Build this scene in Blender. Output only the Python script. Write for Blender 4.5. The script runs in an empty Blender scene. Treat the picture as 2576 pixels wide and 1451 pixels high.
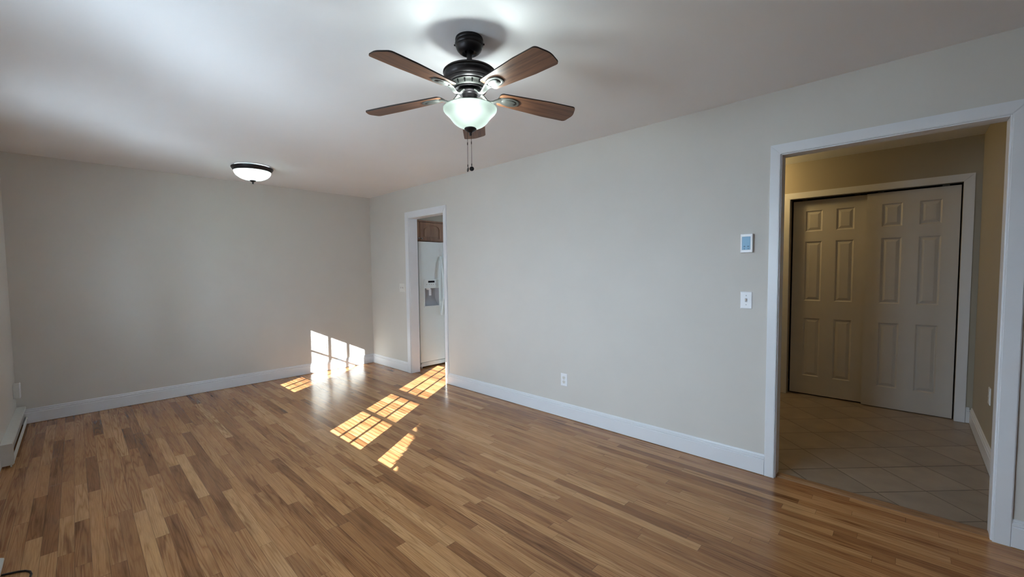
import bpy, bmesh, math, random
from mathutils import Vector, Matrix

# ------------------------------------------------------------------ camera, world, sun, exposure
S = bpy.context.scene
COL = S.collection
rnd = random.Random(7)

A, B, L, CEIL = 3.0592, 5.7737, -0.4108, 2.44      # right wall, back wall, left wall, ceiling
F_PX, YAW, PITCH, ROLL, CAM_H = 1046.95, 0.807162, -0.0503089, -0.0102522, 1.344135
cam_data = bpy.data.cameras.new('camera')
cam = bpy.data.objects.new('camera', cam_data)
COL.objects.link(cam)
S.camera = cam
cam_data.sensor_width = 36.0
cam_data.sensor_fit = 'HORIZONTAL'
cam_data.lens = F_PX / 2576 * 36.0
cam_data.shift_x = 5.834 / 2576
cam_data.shift_y = 9.343 / 2576
cam_data.clip_start = 0.02
_f = Vector((math.sin(YAW) * math.cos(PITCH), math.cos(YAW) * math.cos(PITCH), math.sin(PITCH)))
_r = Vector((math.cos(YAW), -math.sin(YAW), 0))
_u = _r.cross(_f)
_r2 = _r * math.cos(ROLL) + _u * math.sin(ROLL)
_u2 = -_r * math.sin(ROLL) + _u * math.cos(ROLL)
cam.matrix_world = Matrix(((_r2.x, _u2.x, -_f.x, 0), (_r2.y, _u2.y, -_f.y, 0), (_r2.z, _u2.z, -_f.z, CAM_H), (0, 0, 0, 1)))

S.view_settings.view_transform = 'Standard'
S.view_settings.look = 'None'
S.view_settings.gamma = 1.0
S.view_settings.use_curve_mapping = False
S.view_settings.exposure = 1.62
S.cycles.max_bounces = 10
S.cycles.diffuse_bounces = 6
S.cycles.glossy_bounces = 4
S.cycles.transmission_bounces = 6
S.cycles.transparent_max_bounces = 16
S.cycles.sample_clamp_indirect = 12.0
S.cycles.caustics_refractive = False

world = bpy.data.worlds.new('world')
S.world = world
world.use_nodes = True
wn = world.node_tree.nodes
wn['Background'].inputs['Color'].default_value = (0.67, 0.83, 1.0, 1)
wn['Background'].inputs['Strength'].default_value = 11.0

SUN_DIR = Vector((1.0, 0.63, -0.488)).normalized()
sun_d = bpy.data.lights.new('sun', 'SUN')
sun_d.energy = 15.0
sun_d.angle = math.radians(0.17)
sun_d.color = (0.95, 1.0, 0.98)
sun = bpy.data.objects.new('sun', sun_d)
COL.objects.link(sun)
sun.location = (-8, -5, 6)
sun.rotation_euler = SUN_DIR.to_track_quat('-Z', 'Y').to_euler()

# windows of the left wall: (y0, y1, z0, z1, bars, sash splits)
WIN = {
    'a': dict(y=(1.77, 2.337), z=(0.92, 1.97), rail=(1.385, 1.447), bars=(1.152,), cols=3),
    'b': dict(y=(3.645, 4.135), z=(1.027, 1.858), rail=(1.196, 1.28), bars=(1.579,), cols=3),
    'c': dict(y=(1.12, 1.53), z=(0.92, 1.97), rail=(1.385, 1.447), bars=(1.152,), cols=2),
}
SKY_GLOW = 1.0
for k, w in WIN.items():
    yc, zc = sum(w['y']) / 2, sum(w['z']) / 2
    ld = bpy.data.lights.new('daylight_portal', 'AREA')
    ld.shape = 'RECTANGLE'
    ld.size = w['z'][1] - w['z'][0]
    ld.size_y = w['y'][1] - w['y'][0]
    ld.cycles.is_portal = True
    lo = bpy.data.objects.new('daylight_portal', ld)
    COL.objects.link(lo)
    lo.location = (L - 0.075, yc, zc)
    lo.rotation_euler = (0, -math.pi / 2, 0)


# added lamps inside two windows, imitating daylight bounced up to the ceiling
for k, pw, spread, aim in (('a', 0.5, 46, (1.0, 0.72, 0.74)), ('b', 0.28, 46, (1.0, 0.72, 0.74)), ('a', 1.6, 130, (1.0, 0.2, 0.9)), ('b', 0.9, 130, (1.0, 0.0, 0.9))):
    w = WIN[k]
    ld = bpy.data.lights.new('window_daylight', 'AREA')
    ld.shape = 'RECTANGLE'
    ld.size = 0.45
    ld.size_y = w['y'][1] - w['y'][0]
    ld.energy = pw
    ld.color = (0.72, 0.88, 1.0)
    ld.spread = math.radians(spread)
    lo = bpy.data.objects.new('window_daylight', ld)
    COL.objects.link(lo)
    lo.location = (L + 0.05, sum(w['y']) / 2, 1.60)
    lo.rotation_euler = Vector(aim).to_track_quat('-Z', 'Y').to_euler()


# ------------------------------------------------------------------ material helpers
def new_mat(name):
    m = bpy.data.materials.new(name)
    m.use_nodes = True
    nt = m.node_tree
    return m, nt, nt.nodes['Principled BSDF']


def nd(nt, t, **kw):
    n = nt.nodes.new(t)
    for k, v in kw.items():
        setattr(n, k, v)
    return n


def math_n(nt, op, a, b=None, c=None, clamp=False):
    n = nt.nodes.new('ShaderNodeMath')
    n.operation = op
    n.use_clamp = clamp
    for i, v in enumerate((a, b, c)):
        if v is None:
            continue
        if isinstance(v, (int, float)):
            n.inputs[i].default_value = v
        else:
            nt.links.new(v, n.inputs[i])
    return n.outputs[0]


def mix_col(nt, fac, a, b, mode='MIX'):
    n = nt.nodes.new('ShaderNodeMix')
    n.data_type = 'RGBA'
    n.blend_type = mode
    for sock, v in ((n.inputs[0], fac), (n.inputs[6], a), (n.inputs[7], b)):
        if hasattr(v, 'is_output'):
            nt.links.new(v, sock)
        elif isinstance(v, (int, float)):
            sock.default_value = v
        else:
            sock.default_value = (*v, 1) if len(v) == 3 else v
    return n.outputs[2]


def ramp(nt, fac, stops):
    n = nt.nodes.new('ShaderNodeValToRGB')
    cr = n.color_ramp
    while len(cr.elements) < len(stops):
        cr.elements.new(0.5)
    for e, (p, c) in zip(cr.elements, stops):
        e.position = p
        e.color = (*c, 1)
    nt.links.new(fac, n.inputs[0])
    return n.outputs[0]


def paint(name, col, rough=0.6, spec=0.3, noise=0.03, bump=0.0, scale=6.0):
    m, nt, p = new_mat(name)
    tc = nd(nt, 'ShaderNodeTexCoord')
    nz = nd(nt, 'ShaderNodeTexNoise')
    nz.inputs['Scale'].default_value = scale
    nz.inputs['Detail'].default_value = 3
    nt.links.new(tc.outputs['Object'], nz.inputs['Vector'])
    d = tuple(max(0, c * (1 - noise)) for c in col)
    e = tuple(min(1, c * (1 + noise)) for c in col)
    nt.links.new(ramp(nt, nz.outputs['Fac'], [(0.3, d), (0.7, e)]), p.inputs['Base Color'])
    p.inputs['Roughness'].default_value = rough
    p.inputs['Specular IOR Level'].default_value = spec
    if bump:
        n2 = nd(nt, 'ShaderNodeTexNoise')
        n2.inputs['Scale'].default_value = 260
        n2.inputs['Detail'].default_value = 2
        nt.links.new(tc.outputs['Object'], n2.inputs['Vector'])
        b = nd(nt, 'ShaderNodeBump')
        b.inputs['Strength'].default_value = bump
        b.inputs['Distance'].default_value = 0.001
        nt.links.new(n2.outputs['Fac'], b.inputs['Height'])
        nt.links.new(b.outputs['Normal'], p.inputs['Normal'])
    return m


def metal(name, col, rough=0.4, metallic=0.8):
    m, nt, p = new_mat(name)
    tc = nd(nt, 'ShaderNodeTexCoord')
    nz = nd(nt, 'ShaderNodeTexNoise')
    nz.inputs['Scale'].default_value = 40
    nt.links.new(tc.outputs['Object'], nz.inputs['Vector'])
    nt.links.new(ramp(nt, nz.outputs['Fac'], [(0.3, tuple(c * 0.85 for c in col)), (0.7, col)]), p.inputs['Base Color'])
    p.inputs['Metallic'].default_value = metallic
    p.inputs['Roughness'].default_value = rough
    return m


def wood_floor(name):
    """strip oak planks 57 mm wide running along Y, random lengths and tones"""
    m, nt, p = new_mat(name)
    tc = nd(nt, 'ShaderNodeTexCoord')
    sx = nd(nt, 'ShaderNodeSeparateXYZ')
    nt.links.new(tc.outputs['Object'], sx.inputs[0])
    x, y = sx.outputs[0], sx.outputs[1]
    PW = 0.0572
    xr = math_n(nt, 'DIVIDE', x, PW)
    row = math_n(nt, 'FLOOR', xr)
    fx = math_n(nt, 'SUBTRACT', xr, row)
    wr = nd(nt, 'ShaderNodeTexWhiteNoise', noise_dimensions='1D')
    nt.links.new(row, wr.inputs['W'])
    ln = math_n(nt, 'MULTIPLY_ADD', wr.outputs['Value'], 0.65, 0.6)
    wr2 = nd(nt, 'ShaderNodeTexWhiteNoise', noise_dimensions='1D')
    nt.links.new(math_n(nt, 'ADD', row, 77.3), wr2.inputs['W'])
    yo = math_n(nt, 'MULTIPLY_ADD', wr2.outputs['Value'], 9.0, y)
    # wobble so that lengths inside one row differ
    wob = math_n(nt, 'MULTIPLY', math_n(nt, 'SINE', math_n(nt, 'MULTIPLY', yo, 2.3)), 0.19)
    yl = math_n(nt, 'DIVIDE', math_n(nt, 'ADD', yo, wob), ln)
    idx = math_n(nt, 'FLOOR', yl)
    fy = math_n(nt, 'SUBTRACT', yl, idx)
    cid = nd(nt, 'ShaderNodeCombineXYZ')
    nt.links.new(row, cid.inputs[0])
    nt.links.new(idx, cid.inputs[1])
    wn_ = nd(nt, 'ShaderNodeTexWhiteNoise', noise_dimensions='3D')
    nt.links.new(cid.outputs[0], wn_.inputs['Vector'])
    sep = nd(nt, 'ShaderNodeSeparateColor')
    nt.links.new(wn_.outputs['Color'], sep.inputs[0])
    r1, r2, r3 = sep.outputs[0], sep.outputs[1], sep.outputs[2]
    base = ramp(nt, r1, [(0.0, FLOOR_COLS[0]), (0.22, FLOOR_COLS[1]), (0.5, FLOOR_COLS[2]), (0.8, FLOOR_COLS[3]), (1.0, FLOOR_COLS[4])])
    # per plank grain space
    gv = nd(nt, 'ShaderNodeCombineXYZ')
    nt.links.new(math_n(nt, 'MULTIPLY_ADD', r2, 31.0, x), gv.inputs[0])
    nt.links.new(math_n(nt, 'MULTIPLY_ADD', r3, 57.0, y), gv.inputs[1])
    nt.links.new(math_n(nt, 'MULTIPLY', r1, 19.0), gv.inputs[2])
    # cathedral rings
    mp = nd(nt, 'ShaderNodeMapping')
    mp.inputs['Scale'].default_value = (15, 0.62, 1)
    nt.links.new(gv.outputs[0], mp.inputs['Vector'])
    n1 = nd(nt, 'ShaderNodeTexNoise')
    n1.inputs['Scale'].default_value = 1.0
    n1.inputs['Detail'].default_value = 2.0
    n1.inputs['Roughness'].default_value = 0.45
    nt.links.new(mp.outputs[0], n1.inputs['Vector'])
    rings = math_n(nt, 'PINGPONG', math_n(nt, 'MULTIPLY', n1.outputs['Fac'], 16.0), 0.5)
    rings = math_n(nt, 'POWER', math_n(nt, 'MULTIPLY', rings, 2.0), 2.2)
    # fine pores
    mp2 = nd(nt, 'ShaderNodeMapping')
    mp2.inputs['Scale'].default_value = (420, 9, 1)
    nt.links.new(gv.outputs[0], mp2.inputs['Vector'])
    n2 = nd(nt, 'ShaderNodeTexNoise')
    n2.inputs['Scale'].default_value = 1.0
    n2.inputs['Detail'].default_value = 3.0
    nt.links.new(mp2.outputs[0], n2.inputs['Vector'])
    # slow tone streaks
    mp3 = nd(nt, 'ShaderNodeMapping')
    mp3.inputs['Scale'].default_value = (30, 2.2, 1)
    nt.links.new(gv.outputs[0], mp3.inputs['Vector'])
    n3 = nd(nt, 'ShaderNodeTexNoise')
    n3.inputs['Scale'].default_value = 1.0
    n3.inputs['Detail'].default_value = 4.0
    nt.links.new(mp3.outputs[0], n3.inputs['Vector'])
    c = mix_col(nt, math_n(nt, 'MULTIPLY', rings, math_n(nt, 'MULTIPLY_ADD', r3, 0.65, 0.22)), base, (0.56, 0.45, 0.36), 'MULTIPLY')
    c = mix_col(nt, 1.0, c, ramp(nt, n2.outputs['Fac'], [(0.30, (0.80, 0.77, 0.74)), (0.62, (1.05, 1.05, 1.05))]), 'MULTIPLY')
    c = mix_col(nt, 1.0, c, ramp(nt, n3.outputs['Fac'], [(0.30, (0.62, 0.55, 0.50)), (0.44, (1, 1, 1)), (0.75, (1.12, 1.12, 1.10))]), 'MULTIPLY')
    # mineral streaks and knots on a few planks
    mp4 = nd(nt, 'ShaderNodeMapping')
    mp4.inputs['Scale'].default_value = (38, 3.0, 1)
    mp4.inputs['Location'].default_value = (5, 3, 8)
    nt.links.new(gv.outputs[0], mp4.inputs['Vector'])
    n4 = nd(nt, 'ShaderNodeTexNoise')
    n4.inputs['Scale'].default_value = 1.0
    n4.inputs['Detail'].default_value = 3.0
    nt.links.new(mp4.outputs[0], n4.inputs['Vector'])
    kn = ramp(nt, n4.outputs['Fac'], [(0.68, (0, 0, 0)), (0.84, (1, 1, 1))])
    c = mix_col(nt, math_n(nt, 'MULTIPLY', kn, 0.38), c, (0.10, 0.048, 0.022))
    # seams
    ex = math_n(nt, 'MULTIPLY', math_n(nt, 'MINIMUM', fx, math_n(nt, 'SUBTRACT', 1.0, fx)), PW)
    ey = math_n(nt, 'MULTIPLY', math_n(nt, 'MINIMUM', fy, math_n(nt, 'SUBTRACT', 1.0, fy)), ln)
    e = math_n(nt, 'MINIMUM', ex, ey)
    seam = nd(nt, 'ShaderNodeMapRange')
    seam.inputs['From Min'].default_value = 0.0004
    seam.inputs['From Max'].default_value = 0.0014
    nt.links.new(e, seam.inputs['Value'])
    c = mix_col(nt, math_n(nt, 'MULTIPLY_ADD', seam.outputs[0], 0.55, 0.45), (0.06, 0.035, 0.02), c)
    nt.links.new(c, p.inputs['Base Color'])
    rg = math_n(nt, 'MULTIPLY_ADD', n2.outputs['Fac'], 0.10, FLOOR_ROUGH)
    nt.links.new(rg, p.inputs['Roughness'])
    p.inputs['Specular IOR Level'].default_value = FLOOR_SPEC
    b = nd(nt, 'ShaderNodeBump')
    b.inputs['Strength'].default_value = 0.35
    b.inputs['Distance'].default_value = 0.0012
    hgt = math_n(nt, 'ADD', math_n(nt, 'MULTIPLY', n3.outputs['Fac'], 0.32), math_n(nt, 'ADD', math_n(nt, 'MULTIPLY', n2.outputs['Fac'], 0.12), math_n(nt, 'MULTIPLY', seam.outputs[0], 0.5)))
    nt.links.new(hgt, b.inputs['Height'])
    nt.links.new(b.outputs['Normal'], p.inputs['Normal'])
    return m


def tile_floor(name):
    m, nt, p = new_mat(name)
    tc = nd(nt, 'ShaderNodeTexCoord')
    sx = nd(nt, 'ShaderNodeSeparateXYZ')
    nt.links.new(tc.outputs['Object'], sx.inputs[0])
    T = 0.304
    q = math.sqrt(0.5)
    u = math_n(nt, 'DIVIDE', math_n(nt, 'SUBTRACT', math_n(nt, 'MULTIPLY', math_n(nt, 'ADD', sx.outputs[0], sx.outputs[1]), q), (3.267 + 0.532) * q), T)
    v = math_n(nt, 'DIVIDE', math_n(nt, 'SUBTRACT', math_n(nt, 'MULTIPLY', math_n(nt, 'SUBTRACT', sx.outputs[0], sx.outputs[1]), q), (3.267 - 0.532) * q), T)
    iu, iv = math_n(nt, 'FLOOR', u), math_n(nt, 'FLOOR', v)
    fu, fv = math_n(nt, 'SUBTRACT', u, iu), math_n(nt, 'SUBTRACT', v, iv)
    eu = math_n(nt, 'MINIMUM', fu, math_n(nt, 'SUBTRACT', 1.0, fu))
    ev = math_n(nt, 'MINIMUM', fv, math_n(nt, 'SUBTRACT', 1.0, fv))
    e = math_n(nt, 'MULTIPLY', math_n(nt, 'MINIMUM', eu, ev), T)
    cid = nd(nt, 'ShaderNodeCombineXYZ')
    nt.links.new(iu, cid.inputs[0])
    nt.links.new(iv, cid.inputs[1])
    w = nd(nt, 'ShaderNodeTexWhiteNoise', noise_dimensions='3D')
    nt.links.new(cid.outputs[0], w.inputs['Vector'])
    nz = nd(nt, 'ShaderNodeTexNoise')
    nz.inputs['Scale'].default_value = 7
    nz.inputs['Detail'].default_value = 5
    nt.links.new(tc.outputs['Object'], nz.inputs['Vector'])
    c = ramp(nt, nz.outputs['Fac'], [(0.3, (0.25, 0.205, 0.165)), (0.7, (0.335, 0.28, 0.232))])
    c = mix_col(nt, 1.0, c, ramp(nt, w.outputs['Value'], [(0, (0.9, 0.9, 0.9)), (1, (1.08, 1.07, 1.06))]), 'MULTIPLY')
    g = nd(nt, 'ShaderNodeMapRange')
    g.inputs['From Min'].default_value = 0.0022
    g.inputs['From Max'].default_value = 0.0042
    nt.links.new(e, g.inputs['Value'])
    c = mix_col(nt, g.outputs[0], (0.10, 0.075, 0.058), c)
    nt.links.new(c, p.inputs['Base Color'])
    nt.links.new(math_n(nt, 'MULTIPLY_ADD', nz.outputs['Fac'], 0.2, 0.25), p.inputs['Roughness'])
    b = nd(nt, 'ShaderNodeBump')
    b.inputs['Strength'].default_value = 0.6
    b.inputs['Distance'].default_value = 0.002
    nt.links.new(g.outputs[0], b.inputs['Height'])
    nt.links.new(b.outputs['Normal'], p.inputs['Normal'])
    return m


def grain_wood(name, dark, light, axis='X', scale=(3, 45, 45), rough=0.4):
    m, nt, p = new_mat(name)
    tc = nd(nt, 'ShaderNodeTexCoord')
    mp = nd(nt, 'ShaderNodeMapping')
    mp.inputs['Scale'].default_value = scale
    nt.links.new(tc.outputs['Object'], mp.inputs['Vector'])
    n = nd(nt, 'ShaderNodeTexNoise')
    n.inputs['Scale'].default_value = 1
    n.inputs['Detail'].default_value = 5
    n.inputs['Roughness'].default_value = 0.6
    nt.links.new(mp.outputs[0], n.inputs['Vector'])
    nt.links.new(ramp(nt, n.outputs['Fac'], [(0.3, dark), (0.7, light)]), p.inputs['Base Color'])
    p.inputs['Roughness'].default_value = rough
    return m


def shade_glass(name, col, trans=0.75, swirl=6.0, extra=0.0):
    """alabaster glass: lets the bulb's light through diffusely"""
    m, nt, p = new_mat(name)
    nt.nodes.remove(p)
    out = nt.nodes['Material Output']
    tc = nd(nt, 'ShaderNodeTexCoord')
    nz = nd(nt, 'ShaderNodeTexNoise')
    nz.inputs['Scale'].default_value = swirl
    nz.inputs['Detail'].default_value = 4
    nz.inputs['Distortion'].default_value = 1.2
    nt.links.new(tc.outputs['Object'], nz.inputs['Vector'])
    c = ramp(nt, nz.outputs['Fac'], [(0.3, tuple(k * 0.86 for k in col)), (0.7, col)])
    tr = nd(nt, 'ShaderNodeBsdfTranslucent')
    df = nd(nt, 'ShaderNodeBsdfDiffuse')
    gl = nd(nt, 'ShaderNodeBsdfGlossy')
    gl.inputs['Roughness'].default_value = 0.25
    nt.links.new(c, tr.inputs['Color'])
    nt.links.new(c, df.inputs['Color'])
    m1 = nd(nt, 'ShaderNodeMixShader')
    m1.inputs[0].default_value = trans
    nt.links.new(df.outputs[0], m1.inputs[1])
    nt.links.new(tr.outputs[0], m1.inputs[2])
    m2 = nd(nt, 'ShaderNodeMixShader')
    m2.inputs[0].default_value = 0.05
    nt.links.new(m1.outputs[0], m2.inputs[1])
    nt.links.new(gl.outputs[0], m2.inputs[2])
    last = m2.outputs[0]
    if extra:
        em = nd(nt, 'ShaderNodeEmission')
        nt.links.new(c, em.inputs['Color'])
        em.inputs['Strength'].default_value = extra
        ad = nd(nt, 'ShaderNodeAddShader')
        nt.links.new(last, ad.inputs[0])
        nt.links.new(em.outputs[0], ad.inputs[1])
        last = ad.outputs[0]
    nt.links.new(last, out.inputs['Surface'])
    return m


def emitter(name, col, strength):
    m, nt, p = new_mat(name)
    p.inputs['Base Color'].default_value = (*col, 1)
    p.inputs['Emission Color'].default_value = (*col, 1)
    p.inputs['Emission Strength'].default_value = strength
    return m


def window_glass(name):
    m, nt, p = new_mat(name)
    nt.nodes.remove(p)
    out = nt.nodes['Material Output']
    tr = nd(nt, 'ShaderNodeBsdfTransparent')
    tr.inputs['Color'].default_value = (0.96, 0.985, 0.98, 1)
    gl = nd(nt, 'ShaderNodeBsdfGlossy')
    gl.inputs['Roughness'].default_value = 0.02
    fr = nd(nt, 'ShaderNodeFresnel')
    fr.inputs['IOR'].default_value = 1.45
    mx = nd(nt, 'ShaderNodeMixShader')
    nt.links.new(fr.outputs[0], mx.inputs[0])
    nt.links.new(tr.outputs[0], mx.inputs[1])
    nt.links.new(gl.outputs[0], mx.inputs[2])
    nt.links.new(mx.outputs[0], out.inputs['Surface'])
    return m


FLOOR_COLS = [(0.270, 0.120, 0.046), (0.375, 0.178, 0.071), (0.455, 0.228, 0.095), (0.510, 0.268, 0.115), (0.580, 0.328, 0.150)]
FLOOR_ROUGH, FLOOR_SPEC = 0.18, 0.38
M = {}
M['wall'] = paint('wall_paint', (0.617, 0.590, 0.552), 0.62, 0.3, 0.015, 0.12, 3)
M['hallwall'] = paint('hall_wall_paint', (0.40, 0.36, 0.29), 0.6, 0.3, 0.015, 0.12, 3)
M['ceil'] = paint('ceiling_paint', (0.82, 0.82, 0.835), 0.7, 0.2, 0.012, 0.15, 2)
M['trim'] = paint('trim_paint', (0.73, 0.74, 0.77), 0.35, 0.45, 0.012)
M['door'] = paint('door_paint', (0.58, 0.56, 0.54), 0.42, 0.4, 0.015, 0.15)
M['floor'] = wood_floor('oak_strip_floor')
M['tile'] = tile_floor('diagonal_ceramic_tile')
M['threshold'] = grain_wood('threshold_oak', (0.20, 0.10, 0.045), (0.36, 0.20, 0.10), scale=(45, 3, 45), rough=0.35)
M['bronze'] = metal('oil_rubbed_bronze', (0.020, 0.017, 0.019), 0.38, 0.55)
M['bronze_hi'] = metal('bronze_satin', (0.11, 0.112, 0.104), 0.55, 0.6)
M['chain'] = metal('chain_metal', (0.05, 0.045, 0.04), 0.4, 0.7)
M['blade'] = grain_wood('walnut_blade', (0.062, 0.022, 0.011), (0.25, 0.115, 0.058), scale=(2.2, 42, 20), rough=0.42)
M['blade_edge'] = paint('blade_edge_paint', (0.022, 0.015, 0.013), 0.5)
M['bowl'] = shade_glass('alabaster_bowl_glass', (0.060, 0.067, 0.0615), 0.75, 9)
M['dome'] = shade_glass('alabaster_dome_glass', (0.23, 0.257, 0.253), 0.75, 8)
M['white_plastic'] = paint('white_plastic', (0.80, 0.81, 0.84), 0.35, 0.5, 0.01)
M['almond_plastic'] = paint('ivory_plastic', (0.72, 0.70, 0.66), 0.4, 0.5, 0.01)
M['slot'] = paint('dark_slot', (0.012, 0.012, 0.013), 0.8, 0.1)
M['shadow_gray'] = paint('gray_plastic', (0.36, 0.36, 0.38), 0.5)  # plain gray for screws, toggle slots and dispenser buttons
M['toggle'] = paint('toggle_plastic', (0.62, 0.57, 0.52), 0.4)
M['screen'] = emitter('thermostat_screen', (0.10, 0.20, 0.30), 0.25)
M['screen_ink'] = paint('thermostat_ink', (0.06, 0.11, 0.17), 0.4)
M['fridge'] = paint('fridge_enamel', (0.745, 0.81, 0.815), 0.28, 0.5, 0.01, 0.1)
M['fridge_dark'] = paint('fridge_gap', (0.03, 0.03, 0.032), 0.6)
M['display'] = paint('display_glass', (0.012, 0.013, 0.018), 0.15)
M['recess'] = paint('recess_plastic', (0.42, 0.44, 0.48), 0.4)
M['cabinet'] = grain_wood('oak_cabinet', (0.19, 0.082, 0.032), (0.31, 0.148, 0.064), scale=(28, 28, 4), rough=0.45)
M['knob'] = metal('brushed_knob', (0.55, 0.52, 0.46), 0.3, 0.9)
M['heater'] = paint('heater_enamel', (0.66, 0.665, 0.64), 0.42, 0.4, 0.03, 0.0, 30)
M['damper'] = paint('damper_enamel', (0.40, 0.37, 0.34), 0.5)
M['fin'] = metal('heater_fins', (0.30, 0.29, 0.28), 0.5, 0.6)
M['cord'] = paint('cord_rubber', (0.02, 0.018, 0.018), 0.45)
M['blind'] = paint('blind_vinyl', (0.82, 0.83, 0.84), 0.45, 0.4, 0.01)
M['glass'] = window_glass('window_glass')
M['ground'] = paint('ground_cover', (0.60, 0.61, 0.60), 0.8, 0.2, 0.25, 0, 1.2)
M['siding'] = paint('siding_paint', (0.6, 0.6, 0.58), 0.6)
M['bark'] = paint('bark', (0.10, 0.07, 0.05), 0.9, 0.1, 0.3, 0, 20)
M['leaf'] = paint('leaf_green', (0.06, 0.12, 0.04), 0.6, 0.3, 0.3, 0, 9)
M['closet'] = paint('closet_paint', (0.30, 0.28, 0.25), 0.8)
M['bulb_warm'] = emitter('hall_bulb', (1.0, 0.66, 0.30), 6.0)
M['track'] = metal('track_metal', (0.10, 0.095, 0.09), 0.5, 0.8)
M['strike'] = metal('strike_bronze', (0.20, 0.12, 0.07), 0.4, 0.7)


# ------------------------------------------------------------------ geometry helpers
def link(name, bm, mat, parent=None, smooth=False, loc=None, mats=None, autosmooth=None):
    me = bpy.data.meshes.new(name)
    bmesh.ops.recalc_face_normals(bm, faces=bm.faces)
    bm.to_mesh(me)
    bm.free()
    for k in (mats or [mat]):
        me.materials.append(M[k])
    if smooth:
        me.polygons.foreach_set('use_smooth', [True] * len(me.polygons))
        if autosmooth:
            try:
                me.set_sharp_from_angle(angle=math.radians(autosmooth))
            except Exception:
                pass
    o = bpy.data.objects.new(name, me)
    COL.objects.link(o)
    if parent is not None:
        o.parent = parent
    if loc is not None:
        o.location = loc
    return o


def empty(name, loc, rotz=0.0):
    o = bpy.data.objects.new(name, None)
    COL.objects.link(o)
    o.empty_display_size = 0.1
    o.location = loc
    o.rotation_euler = (0, 0, rotz)
    return o


def tag(o, label=None, cat=None, group=None, kind=None):
    if label:
        o['label'] = label
    if cat:
        o['category'] = cat
    if group:
        o['group'] = group
    if kind:
        o['kind'] = kind
    return o


def struct(o):
    o['kind'] = 'structure'
    return o


def box(bm, lo, hi, bevel=0.0, seg=2, mi=0):
    lo, hi = Vector(lo), Vector(hi)
    r = bmesh.ops.create_cube(bm, size=1.0)
    vs = r['verts']
    c, s = (lo + hi) / 2, hi - lo
    for v in vs:
        v.co = Vector((v.co.x * s.x + c.x, v.co.y * s.y + c.y, v.co.z * s.z + c.z))
    fs = list({f for v in vs for f in v.link_faces})
    if bevel:
        es = list({e for v in vs for e in v.link_edges})
        rr = bmesh.ops.bevel(bm, geom=es, offset=bevel, segments=seg, affect='EDGES', profile=0.5)
        fs = list({f for f in rr['faces']} | {f for f in fs if f.is_valid})
    for f in fs:
        if f.is_valid:
            f.material_index = mi
    return fs


def quad(bm, pts, mi=0):
    f = bm.faces.new([bm.verts.new(p) for p in pts])
    f.material_index = mi
    return f


def lathe(bm, prof, n=64, c=(0, 0, 0), mi=0, close=False):
    """prof: list of (r, z); axis Z"""
    rings = []
    for r, z in prof:
        if r < 1e-5:
            rings.append([bm.verts.new((c[0], c[1], c[2] + z))])
        else:
            rings.append([bm.verts.new((c[0] + r * math.cos(2 * math.pi * i / n), c[1] + r * math.sin(2 * math.pi * i / n), c[2] + z)) for i in range(n)])
    seq = list(zip(rings, rings[1:]))
    if close:
        seq.append((rings[-1], rings[0]))
    for a, b in seq:
        for i in range(n):
            j = (i + 1) % n
            if len(a) == 1 and len(b) == 1:
                continue
            if len(a) == 1:
                f = bm.faces.new((a[0], b[i], b[j]))
            elif len(b) == 1:
                f = bm.faces.new((a[i], a[j], b[0]))
            else:
                f = bm.faces.new((a[i], a[j], b[j], b[i]))
            f.material_index = mi


def tube(bm, pts, r, n=10, mi=0, caps=True):
    pts = [Vector(p) for p in pts]
    rr = r if isinstance(r, (list, tuple)) else [r] * len(pts)
    t0 = (pts[1] - pts[0]).normalized()
    up = Vector((0, 0, 1)) if abs(t0.z) < 0.9 else Vector((1, 0, 0))
    a = t0.cross(up).normalized()
    rings = []
    for i, p in enumerate(pts):
        t = (pts[min(i + 1, len(pts) - 1)] - pts[max(i - 1, 0)]).normalized()
        a = (a - t * a.dot(t)).normalized()
        b = t.cross(a)
        rings.append([bm.verts.new(p + (a * math.cos(2 * math.pi * k / n) + b * math.sin(2 * math.pi * k / n)) * rr[i]) for k in range(n)])
    for u, v in zip(rings, rings[1:]):
        for k in range(n):
            f = bm.faces.new((u[k], u[(k + 1) % n], v[(k + 1) % n], v[k]))
            f.material_index = mi
    if caps:
        bm.faces.new(rings[0]).material_index = mi
        bm.faces.new(rings[-1]).material_index = mi


def prism(bm, poly, lo, hi, frame, mi=0):
    """poly (a,b) extruded along the third direction of frame=(O, ea, eb, ec)"""
    O, ea, eb, ec = [Vector(v) for v in frame]
    v0 = [bm.verts.new(O + ea * p[0] + eb * p[1] + ec * lo) for p in poly]
    v1 = [bm.verts.new(O + ea * p[0] + eb * p[1] + ec * hi) for p in poly]
    fs = [bm.faces.new(v0), bm.faces.new(list(reversed(v1)))]
    n = len(poly)
    for i in range(n):
        fs.append(bm.faces.new((v0[i], v0[(i + 1) % n], v1[(i + 1) % n], v1[i])))
    for f in fs:
        f.material_index = mi
    return fs


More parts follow.
